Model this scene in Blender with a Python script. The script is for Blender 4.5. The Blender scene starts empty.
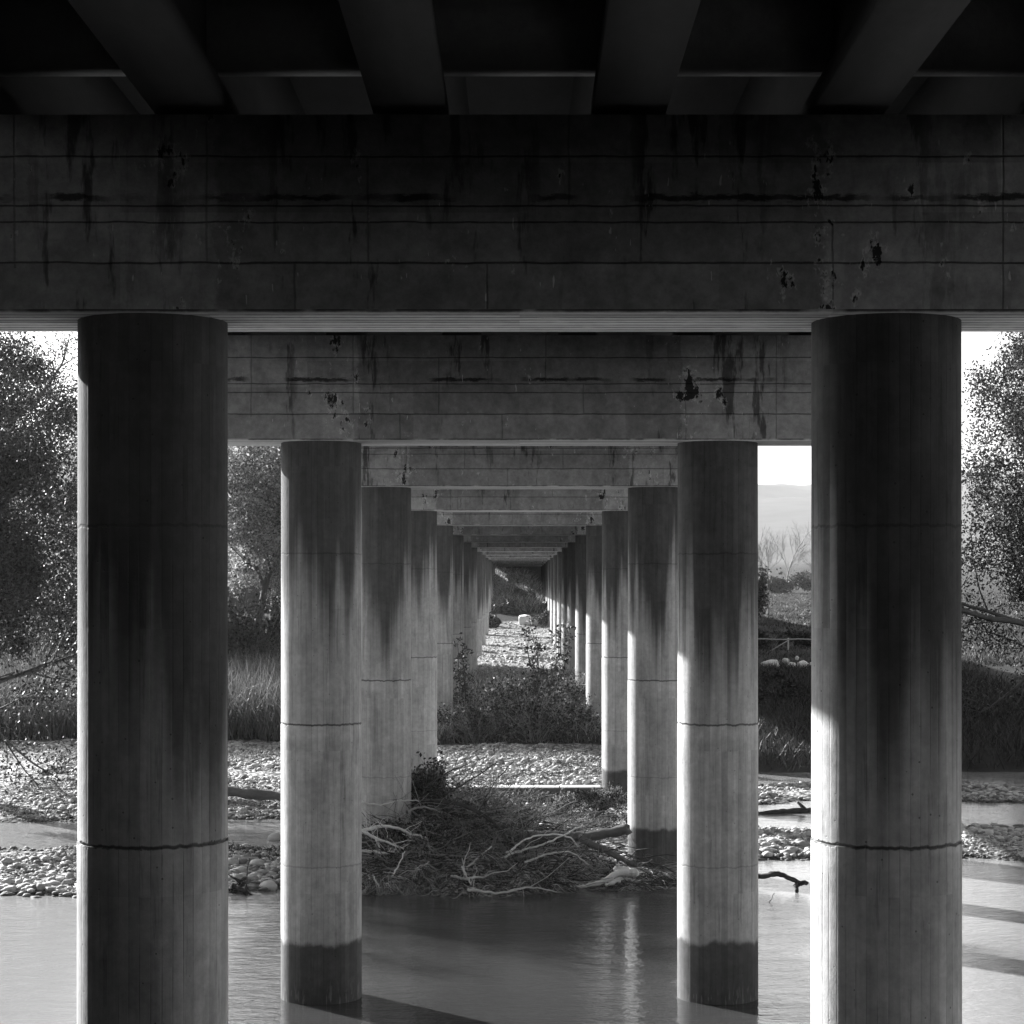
import bpy, math, random
import numpy as np
from mathutils import Vector

random.seed(7)
rng = np.random.default_rng(7)
R = math.radians
sc = bpy.context.scene
COL = sc.collection

# ------------------------------------------------------------------ frame of reference
EYE = 7.2            # camera height above the river
FPX = 2065.0         # focal length in pixels
VX, VY = 519.5, 585.5
SP = 16.6            # pier spacing
def pier_y(n): return SP * (n + .178)
def at(X, Y, d):     # point seen at picture position X, Y at distance d
    return np.array([(X - VX) * d / FPX, d, EYE - (Y - VY) * d / FPX])
def on_ground(X, d): return (X - VX) * d / FPX

# ------------------------------------------------------------------ node helpers
def new_mat(name):
    m = bpy.data.materials.new(name); m.use_nodes = True
    nt = m.node_tree; nt.nodes.clear()
    return m, N(nt)

class N:
    def __init__(s, nt): s.nt = nt
    def _set(s, sock, v):
        if v is None: return
        if isinstance(v, bpy.types.NodeSocket): s.nt.links.new(v, sock)
        elif isinstance(v, (tuple, list)) and sock.type == 'RGBA' and len(v) == 3: sock.default_value = (*v, 1)
        elif sock.type == 'RGBA' and isinstance(v, (int, float)): sock.default_value = (v, v, v, 1)
        else: sock.default_value = v
    def node(s, typ, props=None, **ins):
        n = s.nt.nodes.new(typ)
        for k, v in (props or {}).items(): setattr(n, k, v)
        for k, v in ins.items():
            key = int(k[1:]) if k[0] == '_' and k[1:].isdigit() else k.replace('_', ' ')
            s._set(n.inputs[key], v)
        return n
    def m(s, op, a, b=None, c=None, clamp=False):
        n = s.nt.nodes.new('ShaderNodeMath'); n.operation = op; n.use_clamp = clamp
        s._set(n.inputs[0], a); s._set(n.inputs[1], b)
        if c is not None: s._set(n.inputs[2], c)
        return n.outputs[0]
    def xyz(s, v):
        n = s.node('ShaderNodeSeparateXYZ', _0=v); return n.outputs[0], n.outputs[1], n.outputs[2]
    def vec(s, x, y, z): return s.node('ShaderNodeCombineXYZ', _0=x, _1=y, _2=z).outputs[0]
    def noise(s, v, scale, detail=4, rough=.55, dist=0):
        return s.node('ShaderNodeTexNoise', Vector=v, Scale=scale, Detail=detail, Roughness=rough, Distortion=dist).outputs['Fac']
    def white(s, v):
        return s.node('ShaderNodeTexWhiteNoise', Vector=v).outputs['Value']
    def ramp(s, v, a, b, lo=0., hi=1., smooth=True):
        return s.node('ShaderNodeMapRange', {'interpolation_type': 'SMOOTHSTEP' if smooth else 'LINEAR', 'clamp': True}, _0=v, _1=a, _2=b, _3=lo, _4=hi).outputs[0]
    def mix(s, f, a, b):
        n = s.nt.nodes.new('ShaderNodeMix'); n.data_type = 'FLOAT'
        s._set(n.inputs[0], f); s._set(n.inputs[2], a); s._set(n.inputs[3], b); return n.outputs[0]
    def mul(s, *a):
        r = a[0]
        for b in a[1:]: r = s.m('MULTIPLY', r, b)
        return r
    def add(s, *a):
        r = a[0]
        for b in a[1:]: r = s.m('ADD', r, b)
        return r
    def out(s, shader, vol=None):
        o = s.nt.nodes.new('ShaderNodeOutputMaterial')
        if shader is not None: s.nt.links.new(shader, o.inputs['Surface'])
        if vol is not None: s.nt.links.new(vol, o.inputs['Volume'])
    def grey(s, v): return s.vec(v, v, v)
    def bump(s, h, strength=.5, dist=.02):
        return s.node('ShaderNodeBump', Strength=strength, Distance=dist, Height=h).outputs[0]
    def bsdf(s, col, rough=.9, normal=None, spec=.3):
        c = s.grey(col) if isinstance(col, bpy.types.NodeSocket) else (col, col, col)
        n = s.node('ShaderNodeBsdfPrincipled', Base_Color=c, Roughness=rough)
        n.inputs['Specular IOR Level'].default_value = spec
        if normal is not None: s.nt.links.new(normal, n.inputs['Normal'])
        return n.outputs[0]

# ------------------------------------------------------------------ materials
CON = .46   # light concrete
def mat_column():
    m, n = new_mat('board_marked_column_concrete')
    tc = n.node('ShaderNodeTexCoord').outputs['Object']
    P = n.node('ShaderNodeNewGeometry').outputs['Position']
    x, y, z = n.xyz(tc); wx, wy, wz = n.xyz(P)
    rnd = n.node('ShaderNodeObjectInfo').outputs['Random']
    ang = n.m('ARCTAN2', x, n.m('MULTIPLY', y, -1.))       # 0 faces -y
    t = n.m('MULTIPLY', ang, 44 / (2 * math.pi))
    idx = n.m('FLOOR', t); fr = n.m('FRACT', t)
    plank = n.white(n.vec(idx, n.m('FLOOR', n.m('DIVIDE', n.m('ADD', wz, 20.05 - 4.8), 2.45)), n.mul(rnd, 37.)))
    edge = n.m('MINIMUM', fr, n.m('SUBTRACT', 1., fr))
    gw = n.m('MULTIPLY', n.noise(n.vec(idx, n.mul(z, .8), 3.), 1.3, 2), .16)
    groove = n.mul(n.ramp(edge, 0., gw, 1., 0.), n.ramp(n.noise(n.vec(idx, n.mul(z, 1.6), n.mul(rnd, 7.)), .9, 4, .6), .38, .6, .1, 1.))
    cyl = n.vec(n.mul(ang, 1.), n.mul(rnd, 50.), z)
    streak = n.noise(n.vec(n.mul(ang, 9.), n.mul(rnd, 91.), n.mul(z, .35)), 1., 5, .6)
    fine = n.noise(P, 9., 6, .7)
    blot = n.noise(P, 1.1, 5, .6)
    mott = n.noise(P, 3.2, 8, .72)
    # rain-wet stain, broad at the head and tongued lower down
    front = n.ramp(n.m('COSINE', n.m('SUBTRACT', ang, n.mul(n.m('SUBTRACT', rnd, .5), .7))), .1, .95, 0., 1.)
    tong = n.noise(n.vec(n.mul(ang, 1.2), n.mul(rnd, 63.), n.mul(z, .06)), 1.3, 3, .5)
    tonf = n.white(n.vec(idx, n.mul(rnd, 23.), 5.))
    depth = n.add(n.mul(tong, 7.5), n.mul(front, .7), n.mul(tonf, .7), n.mul(n.m('SUBTRACT', rnd, .5), 1.6), n.mul(streak, .8), n.mul(mott, 1.2), -2.1)     # metres below the head
    below = n.m('SUBTRACT', 9.65, wz)
    stain = n.ramp(n.m('SUBTRACT', depth, below), -.6, 1.3)
    # horizontal day joints
    def joint(h, w, s_):
        zz = n.m('ABSOLUTE', n.add(wz, -h, n.mul(n.m('SUBTRACT', n.noise(n.vec(n.mul(ang, 3.), 0., n.mul(rnd, 9.)), 2., 4), .5), .09)))
        return n.mul(n.ramp(zz, w * .3, w, 1., 0.), s_)
    j = n.m('MAXIMUM', joint(4.8, .024, 1.), n.m('MAXIMUM', joint(7.75, .02, .5), joint(2.35, .02, .4)))
    # damp foot with tide mark
    tide = n.add(1.05, n.mul(n.m('SUBTRACT', n.noise(n.vec(n.mul(ang, 1.), n.mul(rnd, 12.), 0.), 1.6, 3, .5), .5), .35))
    wet = n.ramp(n.add(n.m('SUBTRACT', tide, wz), n.mul(n.m('SUBTRACT', mott, .5), .25), n.mul(n.m('SUBTRACT', fine, .5), .12)), -.05, .08)
    scale_w = n.mul(wet, n.ramp(n.noise(n.vec(n.mul(ang, 5.), wz, n.mul(rnd, 5.)), 3., 4), .55, .62), n.ramp(wz, .0, .5, 1., 0.))
    holes = n.ramp(n.node('ShaderNodeTexVoronoi', Vector=P, Scale=7.).outputs['Distance'], .05, .09, 1., 0.)
    run = n.ramp(n.noise(n.vec(n.mul(ang, 6.), n.mul(rnd, 17.), n.mul(z, .55)), 1.4, 6, .7), .56, .68)      # short dirty runs
    patch = n.ramp(n.noise(n.vec(n.mul(ang, 1.6), n.mul(rnd, 77.), n.mul(z, .7)), 1., 3, .4), .55, .6)
    c = n.mul(CON * 1.02, n.mix(plank, .84, 1.1), n.mix(streak, .66, 1.3), n.mix(fine, .66, 1.34), n.mix(blot, .72, 1.28), n.mix(mott, .6, 1.4), n.mix(run, 1., .7), n.mix(patch, 1., .86))
    c = n.mul(c, n.mix(stain, 1., .19))
    c = n.mul(c, n.mix(groove, 1., .66), n.mix(j, 1., .38), n.mix(holes, 1., .45))
    lighter = n.mul(joint(4.68, .2, .25), 1.)
    c = n.mul(c, n.mix(lighter, 1., 1.5))
    c = n.mul(c, n.mix(wet, 1., n.mix(blot, .12, .3)))
    c = n.add(c, n.mul(scale_w, .12))
    h = n.add(n.mul(groove, -.5), n.mul(plank, .15), n.mul(fine, .6), n.mul(j, -1.2), n.mul(streak, .3), n.mul(holes, -.5))
    n.out(n.bsdf(c, .88, n.bump(h, .6, .012), .25)); return m

def mat_cap():
    m, n = new_mat('board_marked_beam_concrete')
    tc = n.node('ShaderNodeTexCoord').outputs['Object']
    g = n.node('ShaderNodeNewGeometry')
    P = g.outputs['Position']; nx, ny, nz = n.xyz(g.outputs['Normal'])
    x, y, z = n.xyz(tc)                                  # z from the underside of the beam
    rnd = n.mul(n.node('ShaderNodeObjectInfo').outputs['Random'], 80.)
    wob = n.mul(n.m('SUBTRACT', n.noise(n.vec(x, rnd, z), 3., 5), .5), .035)
    zz = n.add(z, wob)
    def hl(h, w): return n.ramp(n.m('ABSOLUTE', n.m('SUBTRACT', zz, h)), w * .3, w, 1., 0.)
    lines = None
    for h, w in ((.45, .013), (.82, .011), (.97, .012), (1.42, .012)):
        l = hl(h, w); lines = l if lines is None else n.m('MAXIMUM', lines, l)
    def vl(px, z0, z1, w=.014):
        l = n.ramp(n.m('ABSOLUTE', n.add(x, -px, n.mul(wob, 1.))), w * .3, w, 1., 0.)
        return n.mul(l, n.m('GREATER_THAN', z, z0), n.m('LESS_THAN', z, z1), .5)
    for px, a, b in ((-2.05, 0, .45), (-1.38, .45, 1.42), (.45, .97, 2.), (1.1, .45, .97), (2.85, 0, .82), (-2.85, .45, 2.), (-.3, 0, .45), (4.4, 0, 2.), (-4.6, .4, 2.)):
        lines = n.m('MAXIMUM', lines, vl(px, a, b))
    band = n.m('FLOOR', n.m('MULTIPLY', z, 2.2))
    tone = n.white(n.vec(n.m('FLOOR', n.mul(x, .55)), band, rnd))
    # ragged dark seep along the middle joint
    rag = n.noise(n.vec(n.mul(x, 1.), rnd, n.mul(z, 3.)), 5., 6, .75)
    rag2 = n.noise(n.vec(n.mul(x, .5), rnd, 0.), 1.6, 3)
    seep = n.mul(n.ramp(n.m('ABSOLUTE', n.add(z, -1.045, n.mul(n.m('SUBTRACT', rag, .5), .16))), .012, .04, 1., 0.), n.ramp(rag2, .42, .55))
    # leak stains running down
    sn = n.noise(n.vec(n.mul(x, 2.6), rnd, n.mul(z, .45)), 1.6, 5, .65)
    ends0 = n.ramp(n.m('ABSOLUTE', n.add(x, n.mul(n.m('SUBTRACT', n.noise(n.vec(x, rnd, z), 5., 5, .7), .5), .3))), 2.74, 2.8)
    leak = n.ramp(n.add(sn, n.mul(ends0, .035), n.mul(n.ramp(z, .2, 1.8), .07)), .575, .66)
    # crusty black patches near the column heads, rimmed with lime
    cr = n.noise(n.vec(n.mul(x, 2.2), n.add(rnd, 9.), n.mul(z, 1.1)), 1.5, 6, .7)
    crust = n.ramp(n.add(cr, -.035, n.mul(n.ramp(n.m('ABSOLUTE', n.m('SUBTRACT', n.m('ABSOLUTE', x), 2.95)), .1, .9, 1., 0.), .1)), .645, .67)
    rim = n.mul(n.ramp(n.add(cr, -.02, n.mul(n.ramp(n.m('ABSOLUTE', n.m('SUBTRACT', n.m('ABSOLUTE', x), 2.95)), .1, .9, 1., 0.), .1)), .615, .64), n.m('SUBTRACT', 1., crust))
    rim = n.mul(rim, n.ramp(n.noise(P, 11., 4), .45, .6))
    # short white lime drips
    dr = n.noise(n.vec(n.mul(x, 11.), rnd, n.mul(z, 2.1)), 2.2, 2, .5)
    drip = n.ramp(dr, .735, .76)
    fine = n.noise(P, 9., 6, .74); blot = n.noise(P, 1.2, 5, .62); mott = n.noise(P, 2.6, 9, .75)
    leak = n.mul(leak, n.ramp(n.noise(n.vec(n.mul(x, .9), rnd, 2.), 1., 2, .4), .44, .56, .12, 1.))
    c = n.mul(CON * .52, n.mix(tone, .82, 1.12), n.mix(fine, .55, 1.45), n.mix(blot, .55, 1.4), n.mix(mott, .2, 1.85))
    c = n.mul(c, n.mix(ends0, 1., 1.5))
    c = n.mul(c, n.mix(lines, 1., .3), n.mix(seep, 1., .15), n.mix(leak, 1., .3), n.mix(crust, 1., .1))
    c = n.add(c, n.mul(rim, .22), n.mul(drip, .3))
    # underside: narrow boards lengthwise, painted paler for light bounced from below
    under = n.m('LESS_THAN', nz, -.5)
    yb = n.m('MULTIPLY', n.add(y, n.mul(wob, .6)), 1 / .185)
    yf = n.m('FRACT', yb); ye = n.m('MINIMUM', yf, n.m('SUBTRACT', 1., yf))
    bl = n.mul(n.ramp(n.add(ye, n.mul(n.m('SUBTRACT', fine, .5), .08)), .05, .17, 1., 0.), n.ramp(n.noise(n.vec(n.mul(x, 2.), n.m('FLOOR', yb), rnd), 1., 3), .35, .5, .35, 1.))
    ub = n.white(n.vec(n.m('FLOOR', yb), n.m('FLOOR', n.mul(x, .35)), rnd))
    uc = n.mul(.72, n.mix(ub, .7, 1.12), n.mix(bl, 1., .12), n.mix(fine, .7, 1.2), n.mix(n.noise(n.vec(n.mul(x, .8), n.mul(y, 8.), 0.), 1.5, 5, .7), .7, 1.2))
    c = n.mix(under, c, uc)
    h = n.add(n.mul(n.mix(under, lines, bl), -1.), n.mul(fine, .6), n.mul(seep, -.8), n.mul(crust, -.6), n.mul(n.mix(under, tone, ub), .4))
    n.out(n.bsdf(c, .9, n.bump(h, .7, .02), .2)); return m

def mat_simple(name, col, rough=.9, nscale=3., amp=.5, bump=.4, stretch=(1, 1, 1), obj=False, bd=.02):
    m, n = new_mat(name)
    P = n.node('ShaderNodeTexCoord').outputs['Object'] if obj else n.node('ShaderNodeNewGeometry').outputs['Position']
    x, y, z = n.xyz(P)
    v = n.vec(n.mul(x, stretch[0]), n.mul(y, stretch[1]), n.mul(z, stretch[2]))
    a = n.noise(v, nscale, 6, .65); b = n.noise(v, nscale * 7, 4, .7)
    rnd = n.node('ShaderNodeObjectInfo').outputs['Random']
    c = n.mul(col, n.mix(a, 1 - amp, 1 + amp), n.mix(b, .8, 1.2), n.mix(rnd, .85, 1.15))
    n.out(n.bsdf(c, rough, n.bump(n.add(a, n.mul(b, .6)), bump, bd))); return m

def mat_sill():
    m, n = new_mat('shade_painted_sill_concrete')
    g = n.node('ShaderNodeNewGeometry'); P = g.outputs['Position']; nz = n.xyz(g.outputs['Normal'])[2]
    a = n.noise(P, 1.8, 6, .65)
    dry = n.ramp(n.add(nz, n.mul(n.m('SUBTRACT', n.noise(P, 4., 4), .5), .8)), .3, .8)      # light and shade in the colour: top painted pale, side faces dark
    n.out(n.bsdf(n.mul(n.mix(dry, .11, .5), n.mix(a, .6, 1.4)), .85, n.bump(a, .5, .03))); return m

def mat_leaf(name, lo, hi, scale=.8, trans=.35, t0=.25, t1=.75):
    m, n = new_mat(name)
    P = n.node('ShaderNodeNewGeometry').outputs['Position']
    isl = n.node('ShaderNodeNewGeometry').outputs['Random Per Island']
    a = n.noise(P, scale, 3, .6)
    f = n.m('MULTIPLY', n.add(a, isl), .5)
    c = n.grey(n.mix(n.ramp(f, t0, t1), lo, hi))
    p = n.node('ShaderNodeBsdfPrincipled', Base_Color=c, Roughness=.55)
    p.inputs['Specular IOR Level'].default_value = .18
    t = n.node('ShaderNodeBsdfTranslucent', Color=c)
    mx = n.node('ShaderNodeMixShader', _0=trans, _1=p.outputs[0], _2=t.outputs[0])
    n.out(mx.outputs[0]); return m

def mat_terrain():
    m, n = new_mat('river_gravel_and_soil')
    P = n.node('ShaderNodeNewGeometry').outputs['Position']
    x, y, z = n.xyz(P)
    veg = n.node('ShaderNodeAttribute', {'attribute_name': 'veg'}).outputs['Fac']
    far = n.node('ShaderNodeAttribute', {'attribute_name': 'far'}).outputs['Fac']
    vo = n.node('ShaderNodeTexVoronoi', {'feature': 'F1'}, Vector=P, Scale=5.5)
    vd = vo.outputs['Distance']; vc = n.xyz(vo.outputs['Color'])[0]
    vo2 = n.node('ShaderNodeTexVoronoi', {'feature': 'F1'}, Vector=P, Scale=17.)
    big = n.noise(P, .35, 4)
    g = n.mul(n.mix(vc, .32, .62), n.ramp(vd, .3, .75, 1., .3), n.mix(n.xyz(vo2.outputs['Color'])[0], .7, 1.2), n.mix(big, .75, 1.25))
    damp = n.ramp(n.add(z, n.mul(n.m('SUBTRACT', n.noise(P, 1.5, 4), .5), .16)), .03, .12, .3, 1.)
    g = n.mul(g, damp)
    s = n.mul(n.ramp(y, 30., 40., .09, .045), n.mix(n.noise(P, 1.2, 6, .7), .4, 1.6), n.mix(n.noise(P, 11., 4, .7), .6, 1.4))  # soil paler near the viewer, to bounce light onto the first pier
    # ploughed field and hillside far off
    fl = n.mul(.035, n.mix(n.noise(n.vec(n.mul(x, .12), n.mul(y, .5), 0.), 1., 6, .7), .5, 1.5), n.mix(n.noise(P, 2.4, 4, .8), .4, 1.6))
    hill = n.mul(.12, n.mix(n.noise(n.vec(n.mul(x, .02), n.mul(y, .02), n.mul(z, .02)), 1., 7, .72), .55, 1.3), n.mix(n.ramp(n.noise(n.vec(n.mul(x, .02), n.mul(y, .008), 4.), 1., 3, .5), .5, .6), .97, 1.03))
    s = n.mix(n.ramp(far, .0, .5), s, fl); s = n.mix(n.ramp(far, .5, 1.), s, hill)
    k = n.ramp(n.add(veg, n.mul(n.m('SUBTRACT', n.noise(P, 2., 4, .7), .5), .6)), .35, .65)
    c = n.mix(k, g, s)
    h = n.add(n.mul(n.m('SUBTRACT', 1., vd), n.mix(k, 1., .2)), n.mul(n.noise(P, 8., 5, .7), .6))
    n.out(n.bsdf(c, .95, n.bump(h, .8, .08), .05)); return m

def mat_water():
    m, n = new_mat('river_water')
    P = n.node('ShaderNodeNewGeometry').outputs['Position']; x, y, z = n.xyz(P)
    a = n.noise(n.vec(n.mul(x, .55), n.mul(y, 1.3), 0.), 1.3, 5, .6, .6)
    b = n.noise(n.vec(n.mul(x, 1.), n.mul(y, 2.), 3.), 6., 3, .6, .3)
    h = n.add(a, n.mul(b, .3), n.mul(n.noise(n.vec(n.mul(x, 1.), n.mul(y, 1.6), 7.), 2.6, 3, .6), .5))
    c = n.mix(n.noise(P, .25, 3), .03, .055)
    side_sheen = n.ramp(n.add(n.m('ABSOLUTE', x), n.mul(n.m('SUBTRACT', n.noise(P, .6, 4), .5), 1.5)), 5., 6.6)      # bright sky reflection painted into the water colour at both sides
    c = n.mix(side_sheen, c, .26)
    p = n.node('ShaderNodeBsdfPrincipled', Base_Color=n.grey(c), Roughness=.05, IOR=1.333, Normal=n.bump(h, .6, .032))
    n.out(p.outputs[0]); return m

M = {
    'column': mat_column(), 'cap': mat_cap(),
    'concrete': mat_simple('plain_cast_concrete', .3, .9, 2.2, .4, .4),
    'deckcon': mat_simple('dark_deck_concrete', .06, .9, 1.5, .4, .3, (1, .3, 1)),  # one even grey, much darker than the plain concrete
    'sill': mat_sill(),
    'bark': mat_simple('dark_bark', .09, .9, 5., .5, .8, (1, 1, .3)),
    'log': mat_simple('weathered_log', .14, .85, 4., .45, .8, (.4, 1, 1)),
    'deadwood': mat_simple('bleached_deadwood', .62, .8, 6., .35, .5),
    'twig': mat_simple('grey_twigs', .24, .9, 4., .7, .3),
    'darktwig': mat_simple('wet_dark_twigs', .035, .8, 4., .6, .3),
    'stone': mat_simple('river_stone', .5, .8, 1.7, .35, .4),
    'block': mat_simple('pale_limestone', .72, .85, 2.5, .25, .5),
    'leaf_pale': mat_leaf('pale_tree_leaves', .10, .5, .9, .45),
    'leaf_dark': mat_leaf('dark_shrub_leaves', .015, .07, .8, .12),
    'leaf_mid': mat_leaf('bramble_leaves', .012, .4, 2.5, .3, .42, .88),
    'reed': mat_leaf('reed_blades', .05, .17, 1., .3),
    'grass': mat_leaf('bank_grass_blades', .02, .07, .6, .15),
    'straw': mat_leaf('dry_grass_straw', .03, .6, 3., .2, .38, .85),
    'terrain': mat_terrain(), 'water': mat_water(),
    'rail': mat_simple('weathered_rail', .4, .7, 3., .3, .2),
}

# ------------------------------------------------------------------ mesh builder
class MB:
    def __init__(s): s.v = []; s.f3 = []; s.f4 = []; s.n = 0; s.ng = []
    def add(s, v, f):
        v = np.asarray(v, float).reshape(-1, 3); f = np.asarray(f, int)
        (s.f3 if f.shape[1] == 3 else s.f4).append(f + s.n)
        s.v.append(v); s.n += len(v); return s
    def box(s, x0, x1, y0, y1, z0, z1):
        v = [(x, y, z) for z in (z0, z1) for y in (y0, y1) for x in (x0, x1)]
        return s.add(v, [(0, 2, 3, 1), (4, 5, 7, 6), (0, 1, 5, 4), (2, 6, 7, 3), (0, 4, 6, 2), (1, 3, 7, 5)])
    def tube(s, pts, r, sides=6, cap=True):
        pts = np.asarray(pts, float); k = len(pts)
        r = np.broadcast_to(np.asarray(r, float), (k,))
        t = np.gradient(pts, axis=0); t /= np.linalg.norm(t, axis=1)[:, None] + 1e-9
        up = np.array([0, 0, 1.]) if abs(t[0][2]) < .9 else np.array([1., 0, 0])
        a = np.cross(t, up); a /= np.linalg.norm(a, axis=1)[:, None] + 1e-9
        b = np.cross(t, a)
        th = np.arange(sides) * 2 * math.pi / sides
        ring = pts[:, None] + r[:, None, None] * (np.cos(th)[None, :, None] * a[:, None] + np.sin(th)[None, :, None] * b[:, None])
        v = ring.reshape(-1, 3)
        i = np.arange(k - 1)[:, None] * sides; j = np.arange(sides)[None]; j2 = (j + 1) % sides
        f = np.stack([i + j, i + j2, i + sides + j2, i + sides + j], -1).reshape(-1, 4)
        n0 = s.n; s.add(v, f)
        if cap:
            c = np.array([pts[0], pts[-1]]); n1 = s.n; s.v.append(c); s.n += 2
            j = np.arange(sides); j2 = (j + 1) % sides
            s.f3.append(np.stack([np.full(sides, n1), n0 + j2, n0 + j], -1))
            o = n0 + (k - 1) * sides
            s.f3.append(np.stack([np.full(sides, n1 + 1), o + j, o + j2], -1))
        return s
    def mesh(s, name, smooth=False):
        v = np.concatenate(s.v)
        f3 = np.concatenate(s.f3) if s.f3 else np.zeros((0, 3), int)
        f4 = np.concatenate(s.f4) if s.f4 else np.zeros((0, 4), int)
        me = bpy.data.meshes.new(name)
        me.vertices.add(len(v)); me.vertices.foreach_set('co', v.astype(np.float32).ravel())
        loops = np.concatenate([f3.ravel(), f4.ravel()])
        me.loops.add(len(loops)); me.loops.foreach_set('vertex_index', loops.astype(np.int32))
        tot = np.concatenate([np.full(len(f3), 3), np.full(len(f4), 4)])
        st = np.concatenate([[0], np.cumsum(tot)[:-1]])
        me.polygons.add(len(tot)); me.polygons.foreach_set('loop_start', st.astype(np.int32))
        me.polygons.foreach_set('loop_total', tot.astype(np.int32))
        me.update(calc_edges=True); me.validate()
        if smooth: me.polygons.foreach_set('use_smooth', np.ones(len(me.polygons), bool))
        return me
    def build(s, name, mat, parent=None, smooth=False, loc=None):
        me = s.mesh(name, smooth); me.materials.append(mat)
        o = bpy.data.objects.new(name, me); COL.objects.link(o)
        if parent is not None: o.parent = parent
        if loc is not None: o.location = loc
        return o

def tag(o, label=None, cat=None, group=None, kind=None):
    if label: o['label'] = label
    if cat: o['category'] = cat
    if group: o['group'] = group
    if kind: o['kind'] = kind
    return o
def empty(name, loc, rz=0):
    o = bpy.data.objects.new(name, None); COL.objects.link(o)
    o.location = loc; o.rotation_euler = (0, 0, rz); o.empty_display_size = .3
    return o
def copy_tree(o, parent=None):
    c = o.copy(); COL.objects.link(c); c.parent = parent
    for ch in list(o.children): copy_tree(ch, c)
    return c
def bevel(o, w=.03, seg=2):
    md = o.modifiers.new('bevel', 'BEVEL'); md.width = w; md.segments = seg; md.limit_method = 'ANGLE'
    return o

# smooth value noise in numpy
def vnoise(x, y, seed=0, octaves=4, rough=.5):
    x = np.asarray(x, float); y = np.asarray(y, float)
    tot = np.zeros(np.broadcast(x, y).shape); amp = 1.; norm = 0
    for o in range(octaves):
        xi = np.floor(x).astype(np.int64); yi = np.floor(y).astype(np.int64)
        xf = x - xi; yf = y - yi; u = xf * xf * (3 - 2 * xf); w = yf * yf * (3 - 2 * yf)
        def h(a, b):
            k = (a * 374761393 + b * 668265263 + (seed + o * 17) * 974634777) & 0x7fffffff
            k = ((k ^ (k >> 13)) * 1274126177) & 0x7fffffff
            return ((k ^ (k >> 16)) & 0xffff) / 65535.
        v = (h(xi, yi) * (1 - u) + h(xi + 1, yi) * u) * (1 - w) + (h(xi, yi + 1) * (1 - u) + h(xi + 1, yi + 1) * u) * w
        tot += amp * (v - .5); norm += amp; amp *= rough; x = x * 2.03 + 5.1; y = y * 2.03 + 1.7
    return tot / norm * 2
def sstep(a, b, x):
    t = np.clip((x - a) / (b - a), 0, 1); return t * t * (3 - 2 * t)

# ------------------------------------------------------------------ terrain
YF = [250, 400, 600, 1000, 1500, 2350, 2600, 4200]
Cy = [-300, -40, -16, -8, 0, 6, 13, 16, 45, 49, 51, 54, 57, 65, 68.6, 69.6, 72, 80, 90, 120, 130, 200, 212, 225, 244, 262, 275, 300, 400, 600, 1000, 1500, 2350, 2600, 4200]
Cz = [12, 12, 10.5, 7.0, 5.5, 4.2, .2, -.7, -.7, -.35, -.02, .3, .12, .1, .0, .38, .5, .8, .9, 1.1, 1.5, 3.2, 4.3, 6., 8.1, 8.6, 9.2, 10.5, 10, 11, 22, 60, 134, 136, 60]
Ly = [-300, -40, -16, -8, 0, 6, 13, 16, 46.5, 48.4, 53, 56, 58, 62.5, 64.5, 67, 70, 80, 85, 100, 200, 400, 600, 1000, 1500, 2350, 2600, 4200]
Lz = [12, 12, 10.5, 7, 5.5, 4.2, .2, -.7, -.6, .08, .16, .12, -.15, -.2, .1, .35, .4, .75, 1.2, 1.6, 4, 8, 11, 22, 60, 140, 140, 60]
Ry = [-300, -40, -16, -8, 0, 6, 13, 16, 52.5, 54.2, 57, 60, 62, 67, 68.8, 71, 73.3, 74.5, 79.6, 81.4, 95, 134, 158, 175, 400, 600, 1000, 1500, 2350, 2600, 4200]
Rz = [12, 12, 10.5, 7, 5.5, 4.2, .2, -.7, -.5, .08, .24, .12, -.2, -.2, .08, .22, .1, -.25, -.2, .7, 1.2, 2.0, 2.5, 3.0, 6.2, 8, 20, 55, 131, 130, 60]
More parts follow.
